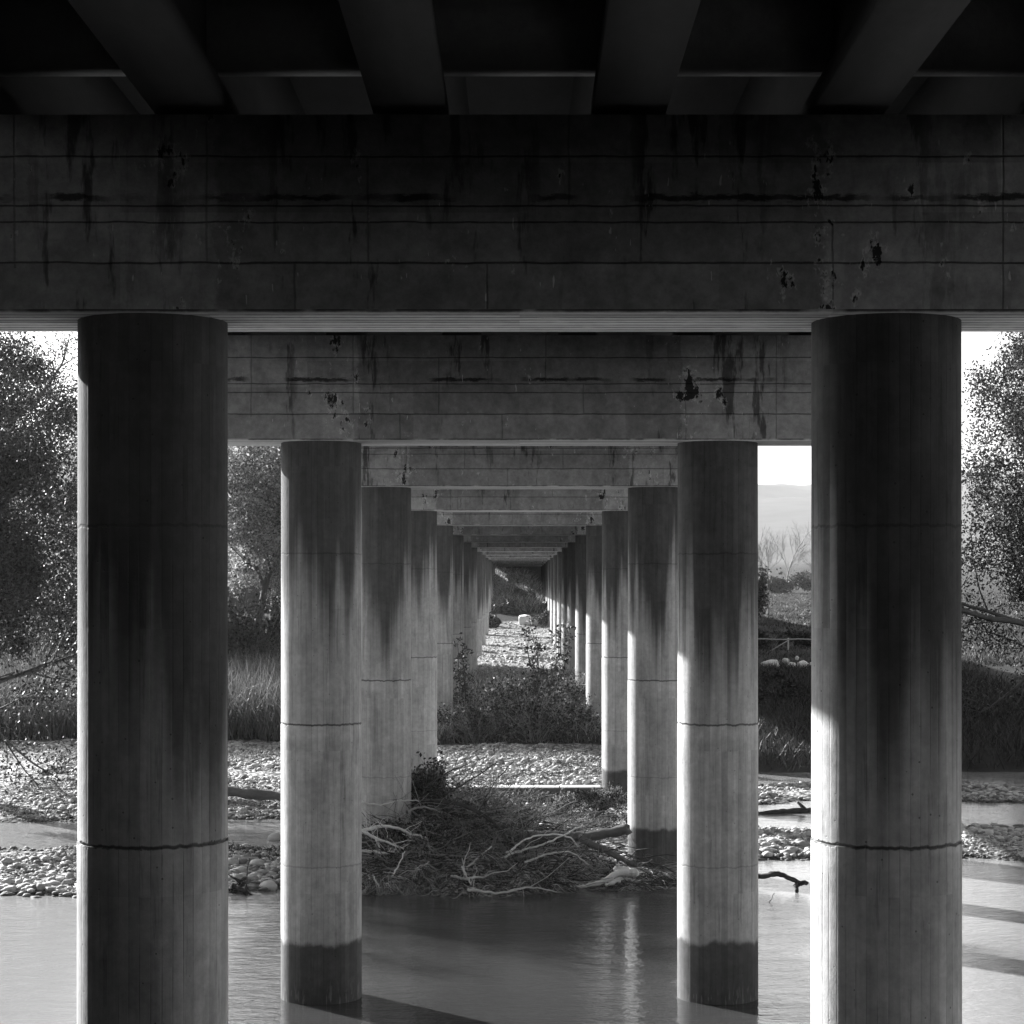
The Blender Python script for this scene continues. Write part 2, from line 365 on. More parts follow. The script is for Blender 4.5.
def ground(x, y):
    x = np.asarray(x, float); y = np.asarray(y, float)
    w = 1.2 * vnoise(x * .13, y * .0 + 3, 5, 3) * sstep(3, 12, np.abs(x)) + .9 * vnoise(x * .5, y * .2, 8, 3) * sstep(30, 50, y)
    yy = y + w * (1 - sstep(300, 500, y))
    c = np.interp(yy, Cy, Cz); l = np.interp(yy, Ly, Lz); r = np.interp(yy, Ry, Rz)
    wl = sstep(-4.2, -6.2, x); wr = sstep(4.4, 6.4, x)
    side = sstep(205, 222, y) * (1 - sstep(300, 420, y))
    wl = np.where(y > 205, sstep(-7, -22, x), wl)
    wr = wr * (1 - side) + side * sstep(.2, 5.0, x)
    z = c * (1 - wl - wr * (1 - wl)) + l * wl + r * wr * (1 - wl)
    near = 1 - sstep(120, 200, y)
    z += vnoise(x * .9, y * .9, 1, 4) * .12 * sstep(44, 50, y) * near + vnoise(x * .12, y * .12, 2, 4) * .35 * sstep(82, 110, y) * (1 - sstep(260, 420, y))
    z += vnoise(x * 3.1, y * 3.1, 3, 2) * .05 * near * sstep(44, 50, y)
    # brush heap stands on a silt mound
    z += .75 * np.exp(-((x + 2.2) / 2.2) ** 2 - ((y - 55) / 3.2) ** 2) + .2 * np.exp(-((x - 2.) / 2.) ** 2 - ((y - 57.5) / 2.5) ** 2)
    z += sstep(-8, -13, x) * sstep(214, 232, y) * (1 - sstep(300, 340, y)) * np.maximum(0, 14.5 - z)  # raised side bank, added out of sight to darken the far piers
    hl = sstep(900, 2300, y)
    z += hl * (vnoise(x * .003, y * .003, 11, 5) * 38 - x * .012 + vnoise(x * .03, y * .02, 12, 3) * 4)
    z += sstep(17, 12, y) * sstep(5., 10, np.abs(x)) * (13.5 - np.minimum(z, 12))  # unseen banks beside the viewer, added to keep light off the first pier
    yb = 15.5 - np.maximum(x, -24); z += sstep(yb + 2.5, yb - 2.5, y) * sstep(6.3, 10, -x) * np.maximum(0, 12 - z)  # left bank carried forward out of view, added to block the sun
    return z
def vegmask(x, y):
    v = np.zeros_like(x)
    v = np.maximum(v, sstep(81, 84, y) * (1 - sstep(120, 125, y)))
    v = np.maximum(v, sstep(200, 209, y))
    v = np.maximum(v, sstep(81, 84, y) * sstep(5.5, 8, -x)); v = np.maximum(v, sstep(76, 78, y) * sstep(5.5, 7, x))
    v = np.maximum(v, np.exp(-((x + 2.2) / 2.6) ** 2 - ((y - 55) / 4) ** 2) * 1.2)
    v = np.maximum(v, sstep(13, 9, y)); v = np.maximum(v, np.maximum(sstep(22, 20, y) * sstep(4.5, 5.5, np.abs(x)), sstep(24, 21, y + np.maximum(x, -24)) * sstep(5.5, 6.5, -x)))
    v = np.maximum(v, .45 * sstep(57, 60, y) * sstep(68.5, 67, y) * sstep(5, 3, np.abs(x)))
    return np.clip(v, 0, 1)
def grow(a, b, s0, g):
    out = [a]; s_ = s0
    while out[-1] < b: out.append(out[-1] + s_); s_ *= g
    return np.array(out)
def build_terrain():
    xr = grow(15, 3200, .5, 1.09)
    xs = np.concatenate([-xr[::-1], np.arange(-14.6, 14.7, .28), xr])
    ys = np.concatenate([-grow(40, 320, 6, 1.3)[::-1], np.arange(-38, 44, 1.), np.arange(44, 92, .28), np.arange(92, 130, .6), np.arange(130, 300, 1.3), grow(300, 4300, 2, 1.045)])
    X, Y = np.meshgrid(xs, ys); Z = ground(X, Y)
    nx, ny = len(xs), len(ys)
    v = np.stack([X, Y, Z], -1).reshape(-1, 3)
    i, j = np.meshgrid(np.arange(ny - 1), np.arange(nx - 1), indexing='ij'); a = i * nx + j
    f = np.stack([a, a + 1, a + nx + 1, a + nx], -1).reshape(-1, 4)
    o = MB().add(v, f).build('ground', M['terrain'], smooth=True)
    for nm, val in (('veg', vegmask(X, Y)), ('far', np.where(Y < 700, .5 * sstep(160, 185, Y), .5 + .5 * sstep(700, 1000, Y)))):
        at_ = o.data.attributes.new(nm, 'FLOAT', 'POINT'); at_.data.foreach_set('value', val.ravel().astype(np.float32))
    tag(o, 'gravel river banks, field and hills', kind='structure')
build_terrain()
wt = MB()
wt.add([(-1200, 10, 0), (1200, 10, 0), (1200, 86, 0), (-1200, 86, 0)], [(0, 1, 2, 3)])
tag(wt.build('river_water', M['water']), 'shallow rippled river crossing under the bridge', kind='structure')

# ------------------------------------------------------------------ bridge piers
CX = 3.47; CR = .70; CAPZ = EYE + 2.49; CAPT = EYE + 4.29; CAPD = .745
def column_mesh():
    mb = MB(); n = 88; th = np.arange(n) * 2 * math.pi / n
    for z0, z1, r0, r1 in ((-2.2, 4.79, CR + .006, CR + .006), (4.79, 4.79, CR + .006, CR - .014), (4.79, 4.812, CR - .014, CR - .014), (4.812, 4.812, CR - .014, CR), (4.812, CAPZ, CR, CR)):
        V = [(r * math.cos(t), r * math.sin(t), z) for z, r in ((z0, r0), (z1, r1)) for t in th]
        mb.add(V, [(k, (k + 1) % n, n + (k + 1) % n, n + k) for k in range(n)])
    return mb
def cap_mesh():
    # hammer-head beam: level between the columns, tapering up towards the ends
    mb = MB(); H = CAPT - CAPZ; d = CAPD
    prof = [(-5.6, 0), (-3, 0), (3, 0), (5.6, 0)]
    xs = [p[0] for p in prof]
    V = []; ch = .035
    sec = lambda x, b: [(x, -d, b + ch), (x, -d + ch, b), (x, d - ch, b), (x, d, b + ch), (x, d, H), (x, -d, H)]
    for x, b in prof: V += sec(x, b)
    F = []
    for i in range(3):
        for k in range(6):
            k2 = (k + 1) % 6
            F.append((i * 6 + k, (i + 1) * 6 + k, (i + 1) * 6 + k2, i * 6 + k2))
    mb.add(V, F)
    mb.add([V[k] for k in range(6)], [(0, 1, 2, 3), (0, 3, 4, 5)])
    mb.add([V[18 + k] for k in range(6)], [(3, 2, 1, 0), (5, 4, 3, 0)])
    return mb
GX = [-5.1, -3.05, -1.02, 1.02, 3.05, 5.1]
ordn = ['first', 'second', 'third', 'fourth', 'fifth', 'sixth', 'seventh', 'eighth', 'ninth', 'tenth', 'eleventh', 'twelfth', 'thirteenth', 'fourteenth', 'fifteenth', 'sixteenth']
def make_pier():
    t = empty('bridge_pier', (0, pier_y(1), 0))
    for s_ in (-1, 1): column_mesh().build('column', M['column'], t, smooth=True, loc=(s_ * CX, 0, 0))
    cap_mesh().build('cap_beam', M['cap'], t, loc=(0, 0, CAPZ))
    for gx in GX:
        MB().box(gx - .3, gx + .3, -.35, .35, CAPT, CAPT + .098).build('bearing_pad', M['deckcon'], t)
    return t
pier0 = make_pier()
extra = {1: 'first concrete pier from the viewer, its thick columns and tall beam framing the view',
         2: 'second concrete pier from the viewer, feet standing in the river behind the first pier',
         3: 'third concrete pier from the viewer, brush heap piled between its columns',
         4: 'fourth concrete pier from the viewer, with a low concrete sill between its feet'}
for n_ in range(1, 17):
    p = pier0 if n_ == 1 else copy_tree(pier0)
    p.location = (0, pier_y(n_), 0)
    tag(p, extra.get(n_, ordn[n_ - 1] + ' concrete pier from the viewer in the receding row of column pairs'), 'bridge pier', 'twin column piers carrying the bridge')
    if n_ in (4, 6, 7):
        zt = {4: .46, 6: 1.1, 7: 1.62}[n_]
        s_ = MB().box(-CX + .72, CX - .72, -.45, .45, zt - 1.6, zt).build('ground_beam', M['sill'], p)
        bevel(s_, .04); tag(s_, 'low concrete sill joining the column feet')

# deck
Y0, Y1 = -16., 300.
deck = empty('bridge_deck', (0, Y0, CAPT + .1))
gz = CAPT + .1
for gx in GX:
    g = MB()
    sec = [(-.34, 0), (.34, 0), (.34, .2), (.11, .42), (.11, 1.25), (.4, 1.45), (-.4, 1.45), (-.11, 1.25), (-.11, .42), (-.34, .2)]
    V = [(gx + a, y, b) for y in (0, Y1 - Y0) for a, b in sec]; k = len(sec)
    g.add(V, [(i, (i + 1) % k, k + (i + 1) % k, k + i) for i in range(k)])
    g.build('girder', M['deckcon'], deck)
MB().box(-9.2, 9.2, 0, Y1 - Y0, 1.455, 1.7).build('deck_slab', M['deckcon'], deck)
for k_ in range(1, 17): MB().box(-5.45, 5.45, pier_y(k_) - Y0 - .16, pier_y(k_) - Y0 + .16, .47, 1.44).build('diaphragm', M['concrete'], deck)
for s_ in (-1, 1): MB().box(s_ * 9.0 - .17, s_ * 9.0 + .17, 0, Y1 - Y0, 1.705, 2.5).build('parapet', M['concrete'], deck)
tag(deck, 'dark concrete road deck on long girders resting on the row of piers', 'bridge deck')
ab = empty('bridge_abutment', (0, 297, 8))
MB().box(-12, 12, -.6, .6, -6, 3.4).build('wall', M['deckcon'], ab)
MB().box(-12.4, -12.003, -6, .6, -6, 3.0).build('wing_wall', M['deckcon'], ab)
MB().box(12.003, 12.4, -6, .6, -6, 3.0).build('wing_wall', M['deckcon'], ab)
tag(ab, 'dark concrete abutment wall closing the end of the bridge', 'abutment')

# ------------------------------------------------------------------ stones
def ico():
    t = (1 + 5 ** .5) / 2
    v = np.array([(-1, t, 0), (1, t, 0), (-1, -t, 0), (1, -t, 0), (0, -1, t), (0, 1, t), (0, -1, -t), (0, 1, -t), (t, 0, -1), (t, 0, 1), (-t, 0, -1), (-t, 0, 1)], float)
    v /= np.linalg.norm(v[0])
    f = np.array([(0, 11, 5), (0, 5, 1), (0, 1, 7), (0, 7, 10), (0, 10, 11), (1, 5, 9), (5, 11, 4), (11, 10, 2), (10, 7, 6), (7, 1, 8), (3, 9, 4), (3, 4, 2), (3, 2, 6), (3, 6, 8), (3, 8, 9), (4, 9, 5), (2, 4, 11), (6, 2, 10), (8, 6, 7), (9, 8, 1)])
    return v, f
def ico2():
    v, f = ico(); v = list(map(tuple, v)); cache = {}; F = []
    def mid(a, b):
        k = (min(a, b), max(a, b))
        if k not in cache:
            p = (np.array(v[a]) + np.array(v[b])); p /= np.linalg.norm(p); v.append(tuple(p)); cache[k] = len(v) - 1
        return cache[k]
    for a, b, c in f:
        x, y, z = mid(a, b), mid(b, c), mid(c, a); F += [(a, x, z), (b, y, x), (c, z, y), (x, y, z)]
    return np.array(v), np.array(F)
def stones(regions):
    v0, f0 = ico(); mb = MB()
    for (x0, x1, y0, y1, n, s0, s1, zmin) in regions:
        x = rng.uniform(x0, x1, n); y = rng.uniform(y0, y1, n); z = ground(x, y)
        pt = vnoise(x * .45, y * .8, 41, 4); keep = (z > zmin) & (vegmask(x, y) < .6) & (pt > -.22 + rng.normal(0, .1, n)); x, y, z = x[keep], y[keep], z[keep]; n = len(x)
        s_ = s0 + (s1 - s0) * rng.random(n) ** 3.2 * (1.1 + 1.6 * vnoise(x * .3 + 9, y * .6, 43, 3))
        sc_ = np.stack([s_ * rng.uniform(.7, 1.3, n), s_ * rng.uniform(.7, 1.3, n), s_ * rng.uniform(.4, .75, n)], -1)
        a = rng.uniform(0, 6.28, n)
        vv = v0[None] * (1 + rng.normal(0, .13, (n, 12, 1))) * sc_[:, None]
        c, s2 = np.cos(a)[:, None], np.sin(a)[:, None]
        vx = vv[..., 0] * c - vv[..., 1] * s2; vy = vv[..., 0] * s2 + vv[..., 1] * c
        V = np.stack([vx + x[:, None], vy + y[:, None], vv[..., 2] + z[:, None] + sc_[:, None, 2] * .3], -1)
        F = (f0[None] + (np.arange(n) * 12)[:, None, None]).reshape(-1, 3)
        mb.add(V.reshape(-1, 3), F)
    return mb
m_, n_n = new_mat('loose_river_gravel')
isl = n_n.node('ShaderNodeNewGeometry').outputs['Random Per Island']; PP = n_n.node('ShaderNodeNewGeometry').outputs['Position']
zz_ = n_n.xyz(PP)[2]
cc_ = n_n.mul(n_n.mix(isl, .12, .56), n_n.mix(n_n.noise(PP, 9., 4), .75, 1.25), n_n.ramp(zz_, .02, .13, .3, 1.))
n_n.out(n_n.bsdf(cc_, .8, n_n.bump(n_n.noise(PP, 25., 3), .4, .01)))
M['gravel'] = m_
g = stones([(-17, -5, 46, 60, 11000, .03, .13, -.12), (-17, -5, 62.5, 82, 16000, .035, .12, -.05),
            (-5, 5.5, 56, 67, 6000, .03, .11, -.05), (-5, 5.5, 69.8, 82, 11000, .03, .11, -.05), (5, 17, 53, 62, 9000, .03, .14, -.1), (5, 17, 67, 75, 9000, .035, .12, -.1),
            (-5, 5.5, 122, 208, 9000, .045, .13, 0), (-14, -8, 84, 84.5, 10, .1, .2, 0)]).build('river_gravel', M['gravel'])
tag(g, 'pale loose gravel and pebbles on the river bars', 'gravel', kind='stuff')

V2, F2 = ico2()
def boulder(c, sx, sy, sz, seed, label, mat='stone', group=None, cat='rock', name='boulder', blocky=0):
    r = np.random.default_rng(seed)
    d = V2.copy()
    if blocky: d = np.sign(d) * np.abs(d) ** (1 - blocky); 
    k = 1 + .13 * np.sin(V2 @ r.normal(0, 2.6, 3) + r.uniform(0, 6)) + .07 * np.sin(V2 @ r.normal(0, 5, 3)) + r.normal(0, .02, len(V2))
    v = d * k[:, None] * np.array([sx, sy, sz])
    a = r.uniform(0, 3.1) if not blocky else r.uniform(-.25, .25)
    v[:, :2] = v[:, :2] @ np.array([[math.cos(a), -math.sin(a)], [math.sin(a), math.cos(a)]])
    o = MB().add(v, F2).build(name, M[mat], smooth=not blocky, loc=c)
    return tag(o, label, cat, group)
def gz_at(x, y): return float(ground(np.array([x]), np.array([y]))[0])
# two pale blocks at the head of the gravel track
for X, Yp, s_, lb in ((524.5, 619.5, .55, 'larger pale squared block lying on the gravel under the far spans'), (536.5, 618, .36, 'smaller pale block beside the larger squared block under the far spans')):
    y = 203.; x = on_ground(X, y); z = gz_at(x, y)
    boulder((x, y, z + s_ * .6), s_ * 1.1, s_ * .8, s_ * .95, int(X), lb, 'block', 'pale blocks under the far spans', blocky=.55, cat='stone block', name='stone_block')
# pale rocks on the far bank, right-hand opening
for X, Yp, a, b, lb in ((771, 664, .62, .3, 'long pale slab of rock tilted on the dark bank by the second pier'),
                        (786, 661, .28, .2, 'small flat rock perched above the round rocks on the dark bank'),
                        (791, 668, .5, .38, 'broad round pale rock between the slab and its neighbour on the dark bank'),
                        (803, 666, .42, .36, 'pale humped rock at the edge of the first pier column on the dark bank'),
                        (812, 668, .3, .25, 'pale rock half hidden by the first pier column on the dark bank'),
                        (797, 658, .13, .16, 'tiny upright pale stone above the row of rocks on the dark bank')):
    d = 132.; p = at(X, Yp, d); z = gz_at(p[0], d)
    boulder((p[0], d, max(z + b * .45, p[2])), a, a * .8, b, int(X * 3), lb, 'block', 'pale rocks on the dark bank')
# larger cobbles of the near left bar
k_ = 0
for X, Yp, a, lb in ((245, 845, .13, 'rounded pale cobble near the water on the left bar, beside dark weed'),
                     (257, 868, .17, 'flat broad cobble in the middle of the left gravel bar'),
                     (269, 885, .2, 'large smooth cobble at the water edge next to the second pier column'),
                     (232, 866, .16, 'pale cobble above the dark snag on the left gravel bar'),
                     (276, 836, .2, 'grey cobble standing in the shallow water beside the second pier column')):
    d = EYE * FPX / (Yp - VY) * .985; x = on_ground(X, d)
    boulder((x, d, max(gz_at(x, d), 0) + a * .3), a * 1.2, a, a * .65, int(X * 5), lb, 'stone', 'cobbles on the left gravel bar', cat='cobble', name='cobble')

# ------------------------------------------------------------------ wood
def wiggly(p0, p1, n=7, amp=.08, seed=None):
    r = rng if seed is None else np.random.default_rng(seed)
    t = np.linspace(0, 1, n)[:, None]; L = np.linalg.norm(np.array(p1) - np.array(p0))
    off = np.cumsum(r.normal(0, 1, (n, 3)), 0); off -= off[0] + (off[-1] - off[0]) * t
    return np.array(p0) * (1 - t) + np.array(p1) * t + off * amp * L / 2
def smoothline(pts, k=4):
    pts = np.array(pts, float)
    for _ in range(2):
        q = np.empty((2 * len(pts) - 2, 3)); q[0::2] = pts[:-1] * .75 + pts[1:] * .25; q[1::2] = pts[:-1] * .25 + pts[1:] * .75
        pts = np.vstack([pts[:1], q, pts[-1:]])
    return pts
def branch_thing(lines, label, mat, name='dead_branch', group='driftwood caught under the bridge', cat='driftwood', side=7, twigs=0):
    """lines: list of (picture points in crop coordinates already turned to picture, depth0, depth1, r0, r1)"""
    mb = MB(); r = np.random.default_rng(abs(hash(label)) % 1000 if False else len(label) * 7)
    for pts, d0, d1, r0, r1 in lines:
        k = len(pts); P3 = [at(X, Y, d0 + (d1 - d0) * i / (k - 1)) for i, (X, Y) in enumerate(pts)]
        P3 = smoothline(P3); P3[1:-1] += r.normal(0, .012, P3[1:-1].shape)
        rr = np.linspace(r0, r1, len(P3)) * (1 + r.normal(0, .07, len(P3)))
        mb.tube(P3, rr, side)
        for _ in range(twigs):
            i = r.integers(2, len(P3) - 1); q = P3[i] + r.normal(0, 1, 3) * np.array([.35, .25, .35])
            mb.tube(wiggly(P3[i], q, 4, .15, int(r.integers(1e6))), np.linspace(r1 * .7, r1 * .3, 4), 4)
    return tag(mb.build(name, M[mat], smooth=True), label, cat, group)
c2 = lambda L: [(355 + a * .1611, 740 + b * .1611) for a, b in L]
c3 = lambda L: [(515 + a * .1611, 740 + b * .1611) for a, b in L]
branch_thing([(c3([(-30, 590), (120, 590), (240, 595), (355, 600), (480, 600), (600, 570), (705, 553)]), 52.6, 51.6, .12, .13),
              (c3([(400, 610), (500, 655), (580, 695), (690, 750), (760, 775)]), 51.9, 51.0, .1, .05)],
             'thick dark forked log with a sawn end leaning on the third pier column', 'log', 'fallen_log', side=12, twigs=2)
branch_thing([(c3([(745, 822), (700, 815), (640, 825), (590, 862), (510, 890), (420, 905), (310, 920)]), 49.3, 48.8, .12, .02),
              (c3([(640, 770), (632, 800), (640, 850), (650, 880)]), 49.3, 49.2, .03, .12),
              (c3([(620, 800), (660, 790), (700, 810), (735, 828)]), 49.3, 49.2, .05, .07),
              (c3([(650, 870), (600, 885), (560, 900)]), 49.1, 48.9, .08, .03)],
             'pale root stump with a long tapering tail lying at the water edge', 'deadwood', 'root_stump', side=9)
branch_thing([(c2([(20, 578), (150, 533), (250, 540), (340, 580), (440, 602)]), 50.3, 50.8, .05, .018),
              (c2([(40, 568), (130, 610), (220, 640), (302, 678)]), 50.3, 49.9, .045, .015),
              (c2([(120, 608), (150, 650), (152, 695)]), 50.1, 50.0, .03, .012)],
             'pale forked branch reaching out from behind the second pier column', 'deadwood', twigs=6)
branch_thing([(c2([(10, 682), (110, 695), (215, 707), (250, 680)]), 49.9, 50.0, .045, .015),
              (c2([(205, 700), (225, 672)]), 50, 50, .02, .01)], 'short bleached stick beneath the pale forked branch', 'deadwood', twigs=1)
branch_thing([(c2([(25, 378), (100, 402), (200, 398), (290, 372), (400, 378)]), 52.0, 51.6, .03, .015)], 'thin bleached bough lying against the foot of the third pier column', 'deadwood')
branch_thing([(c2([(250, 510), (320, 450), (400, 410), (475, 428), (540, 455)]), 51.2, 51.6, .035, .015)], 'arched grey twig standing over the middle of the brush heap', 'twig', twigs=3)
branch_thing([(c2([(370, 378), (550, 378), (640, 398), (760, 440), (850, 500), (920, 580), (945, 640)]), 52.6, 51.0, .045, .05)], 'long dark bough arching over and down into the brush heap', 'darktwig', twigs=5)
branch_thing([(c2([(640, 870), (750, 820), (850, 770), (950, 710), (1024, 690)]) + c3([(60, 680), (130, 660), (250, 620), (350, 570), (420, 530)]), 49.2, 50.6, .035, .016)],
             'long straight pale pole slanting up across the brush heap', 'deadwood', twigs=2)
branch_thing([(c2([(940, 700), (985, 680)]) + c3([(0, 660), (60, 620), (150, 590), (280, 585), (350, 610), (395, 660)]), 49.9, 50.6, .03, .014)], 'bowed pale stem curving over the end of the dark log', 'deadwood')
branch_thing([(c3([(60, 762), (150, 730), (200, 702), (320, 690), (400, 722), (470, 790)]), 49.8, 50.2, .03, .012)], 'low pale hoop of stem between the log and the root stump', 'deadwood', twigs=2)
branch_thing([(c2([(700, 925), (860, 957), (960, 942), (1024, 925)]) + c3([(50, 915), (150, 920), (260, 942)]), 47.6, 47.9, .035, .012)], 'thin pale branch floating on the water before the brush heap', 'deadwood', twigs=7)
branch_thing([(c2([(765, 440), (820, 340), (880, 240), (990, 130)]), 51.5, 52.5, .02, .01), (c2([(780, 410), (830, 370), (850, 330)]), 51.6, 51.8, .012, .008)], 'upright dark stick slanting past the gravel above the heap', 'darktwig', twigs=4)
branch_thing([(c2([(560, 340), (680, 265), (780, 215), (880, 140)]), 52.5, 53.5, .03, .012), (c2([(430, 300), (560, 200), (700, 150)]), 52.5, 53.5, .03, .012)], 'pair of joined dark boughs rising from the bush by the third pier', 'darktwig', twigs=8)
branch_thing([(c2([(160, 922), (130, 880), (110, 835)]), 48.2, 48.4, .025, .014)], 'short bleached stake leaning over the water by the second pier column', 'deadwood')
branch_thing([(c2([(190, 925), (230, 850), (265, 785), (310, 690)]), 48.4, 49.0, .026, .01), (c2([(220, 870), (250, 922)]), 48.5, 48.3, .02, .014)], 'forked bleached stick propped upright at the water edge', 'deadwood')
branch_thing([(c2([(320, 885), (380, 840), (430, 775), (465, 755)]), 48.6, 49.2, .028, .012)], 'curved bleached stick rising beside the shaggy mound', 'deadwood', twigs=2)
branch_thing([(c2([(690, 800), (740, 755), (800, 700), (850, 660)]), 48.8, 49.4, .028, .012)], 'smooth bleached rod lying up the shaggy mound of straw', 'deadwood')
branch_thing([(c2([(600, 840), (660, 862), (760, 855), (800, 850)]), 48.4, 48.4, .035, .02), (c2([(665, 790), (690, 840), (720, 900)]), 48.4, 48.2, .025, .015)], 'knotty crossed bleached sticks on top of the shaggy mound', 'deadwood', twigs=3)
branch_thing([(c2([(230, 810), (400, 775), (560, 765), (640, 760)]), 49.2, 49.6, .03, .02)], 'level grey branch across the middle of the brush heap', 'twig', twigs=3)
branch_thing([(c2([(400, 690), (470, 712), (600, 722), (740, 720)]), 50, 50.2, .03, .02)], 'long level stick in the shade of the brush heap', 'twig', twigs=3)
# left bar log and snag, right floating branch
branch_thing([([(205, 789), (228, 791), (255, 794), (281, 797), (300, 799)], 66.4, 65.4, .17, .15)], 'long grey log lying across the gravel behind the second pier column', 'log', 'fallen_log', 'logs on the gravel', 'log', side=12)
branch_thing([([(229, 890), (238, 884), (246, 878)], 48.2, 48.8, .03, .05), ([(232, 886), (240, 889), (248, 892), (246, 896)], 48.2, 48.0, .08, .03), ([(240, 886), (245, 882)], 48.3, 48.4, .07, .04)],
             'small black snag stranded at the tip of the gravel bar', 'darktwig', 'snag', 'snags in the shallows', 'driftwood', side=7, twigs=3)
branch_thing([([(748, 877), (760, 877), (773, 874), (782, 874), (790, 879), (800, 883), (807, 884)], 49.3, 48.6, .07, .055), ([(799, 884), (795, 886), (797, 891)], 48.7, 48.4, .06, .04)],
             'crooked dark branch lying in the bright shallow water', 'darktwig', 'snag', 'snags in the shallows', 'driftwood', side=8)
branch_thing([([(750, 814.5), (765, 813.5), (780, 811.5), (800, 811), (816, 811)], 64.8, 65.6, .05, .12)], 'thin dark log awash between two gravel bars', 'darktwig', 'fallen_log', 'logs on the gravel', 'log', side=8, twigs=2)
branch_thing([([(769, 904), (772, 898), (775, 893)], 46.9, 46.9, .012, .006)], 'single thin reed stalk poking out of the shallow water', 'twig', 'reed_stalk', 'snags in the shallows', 'stalk')

# tangled brush heap: the uncountable twigs
def heap():
    tw = MB(); dk = MB()
    for i in range(2600):
        x = rng.uniform(-4.3, 4.0); y = rng.uniform(48.6, 56.5)
        top = 1.15 * math.exp(-((x + 2.6) / 1.9) ** 2) + .35 * math.exp(-((x - 1) / 2.5) ** 2)
        top *= math.sin(max(.05, min(1, (y - 48) / 7)) * math.pi * .75)
        if x > 1.2 and rng.random() < .6: continue
        z = max(gz_at(x, y), -.02) + rng.uniform(0, .15 + top)
        a = rng.normal(0, .55) + (math.pi if rng.random() < .5 else 0); L = rng.uniform(.35, 1.7) * (1 if z > .3 else .7)
        e = rng.normal(.05, .25)
        q = (x + L * math.cos(a) * math.cos(e), y + L * math.sin(a) * .8, max(.0, z + L * math.sin(e)))
        r0 = rng.uniform(.006, .022)
        (tw if rng.random() < .5 else dk).tube(wiggly((x, y, z), q, 5, .13), np.linspace(r0, r0 * .4, 5), 4, False)
    for i in range(1000):                                   # long whippy stems standing out of the heap
        x = rng.normal(-1.5, 1.5); y = rng.uniform(49.6, 57.5)
        if x < -4.1 or x > 3.2: continue
        a = rng.uniform(0, 6.283); e = rng.uniform(.25, 1.1); L = rng.uniform(.7, 2.3) * (1 if x < 0 else .7)
        z = gz_at(x, y) + .1
        r0 = rng.uniform(.006, .016); ln = wiggly((x, y, z), (x + L * math.cos(a) * math.cos(e), y + L * math.sin(a) * math.cos(e), z + L * math.sin(e)), 7, .16)
        m3 = tw if rng.random() < .5 else dk; m3.tube(ln, np.linspace(r0, .003, 7), 4, False)
        for _ in range(3):
            q = ln[rng.integers(2, 6)]; m3.tube([q, q + rng.normal(0, .22, 3)], [r0 * .5, .002], 3, False)
    for i in range(1500):                                  # small sticks stranded over the gravel
        x = rng.uniform(-5, 4.5); y = rng.uniform(56, 81); z = gz_at(x, y) + .03
        if z < .04: continue
        a = rng.uniform(0, 3.14); L = rng.uniform(.15, .8); r0 = rng.uniform(.006, .016)
        (tw if rng.random() < .4 else dk).tube(wiggly((x, y, z), (x + L * math.cos(a), y + L * math.sin(a), z + rng.uniform(-.02, .2)), 4, .15), [r0, r0, r0 * .7, r0 * .4], 4, False)
    tag(tw.build('pale_brushwood', M['twig']), 'tangle of grey dead twigs heaped between the third pier columns', 'brushwood', kind='stuff')
    tag(dk.build('dark_brushwood', M['darktwig']), 'tangle of dark wet twigs heaped between the third pier columns', 'brushwood', kind='stuff')
heap()

def blades(n, xf, hmin, hmax, w, lean=.35, droop=.5, segs=3):
    """xf(n) -> x, y base arrays; returns a mesh of bent tapering blades"""
    x, y = xf(n); n = len(x); z = ground(x, y)
    ok = z > .02; x, y, z = x[ok], y[ok], z[ok]; n = len(x)
    h = rng.uniform(hmin, hmax, n); a = rng.uniform(0, 6.283, n); l = np.abs(rng.normal(0, lean, n)) + .05; d = rng.uniform(0, droop, n)
    ww = w * rng.uniform(.6, 1.4, n); fa = rng.uniform(0, 6.283, n)
    V = np.zeros((n, 2 * segs + 2, 3))
    for k in range(segs + 1):
        t = k / segs
        out_ = h * (l * t + d * t * t * .8); up = h * (t - d * .45 * t ** 2.5)
        cx = x + np.cos(a) * out_; cy = y + np.sin(a) * out_; cz = z + up - .03
        wt_ = ww * (1 - t) ** .6 + .002
        V[:, 2 * k] = np.stack([cx - np.cos(fa) * wt_, cy - np.sin(fa) * wt_, cz], -1)
        V[:, 2 * k + 1] = np.stack([cx + np.cos(fa) * wt_, cy + np.sin(fa) * wt_, cz], -1)
    f = np.array([(2 * k, 2 * k + 1, 2 * k + 3, 2 * k + 2) for k in range(segs)])
    F = (f[None] + (np.arange(n) * (2 * segs + 2))[:, None, None]).reshape(-1, 4)
    return MB().add(V.reshape(-1, 3), F)
U = lambda x0, x1, y0, y1: (lambda n: (rng.uniform(x0, x1, n), rng.uniform(y0, y1, n)))
def clumped(x0, x1, y0, y1, seed, thr=0., sc_=.35):
    def f(n):
        x = rng.uniform(x0, x1, n * 2); y = rng.uniform(y0, y1, n * 2)
        k = vnoise(x * sc_, y * sc_, seed, 3) > thr + rng.normal(0, .12, 2 * n)
        return x[k][:n], y[k][:n]
    return f
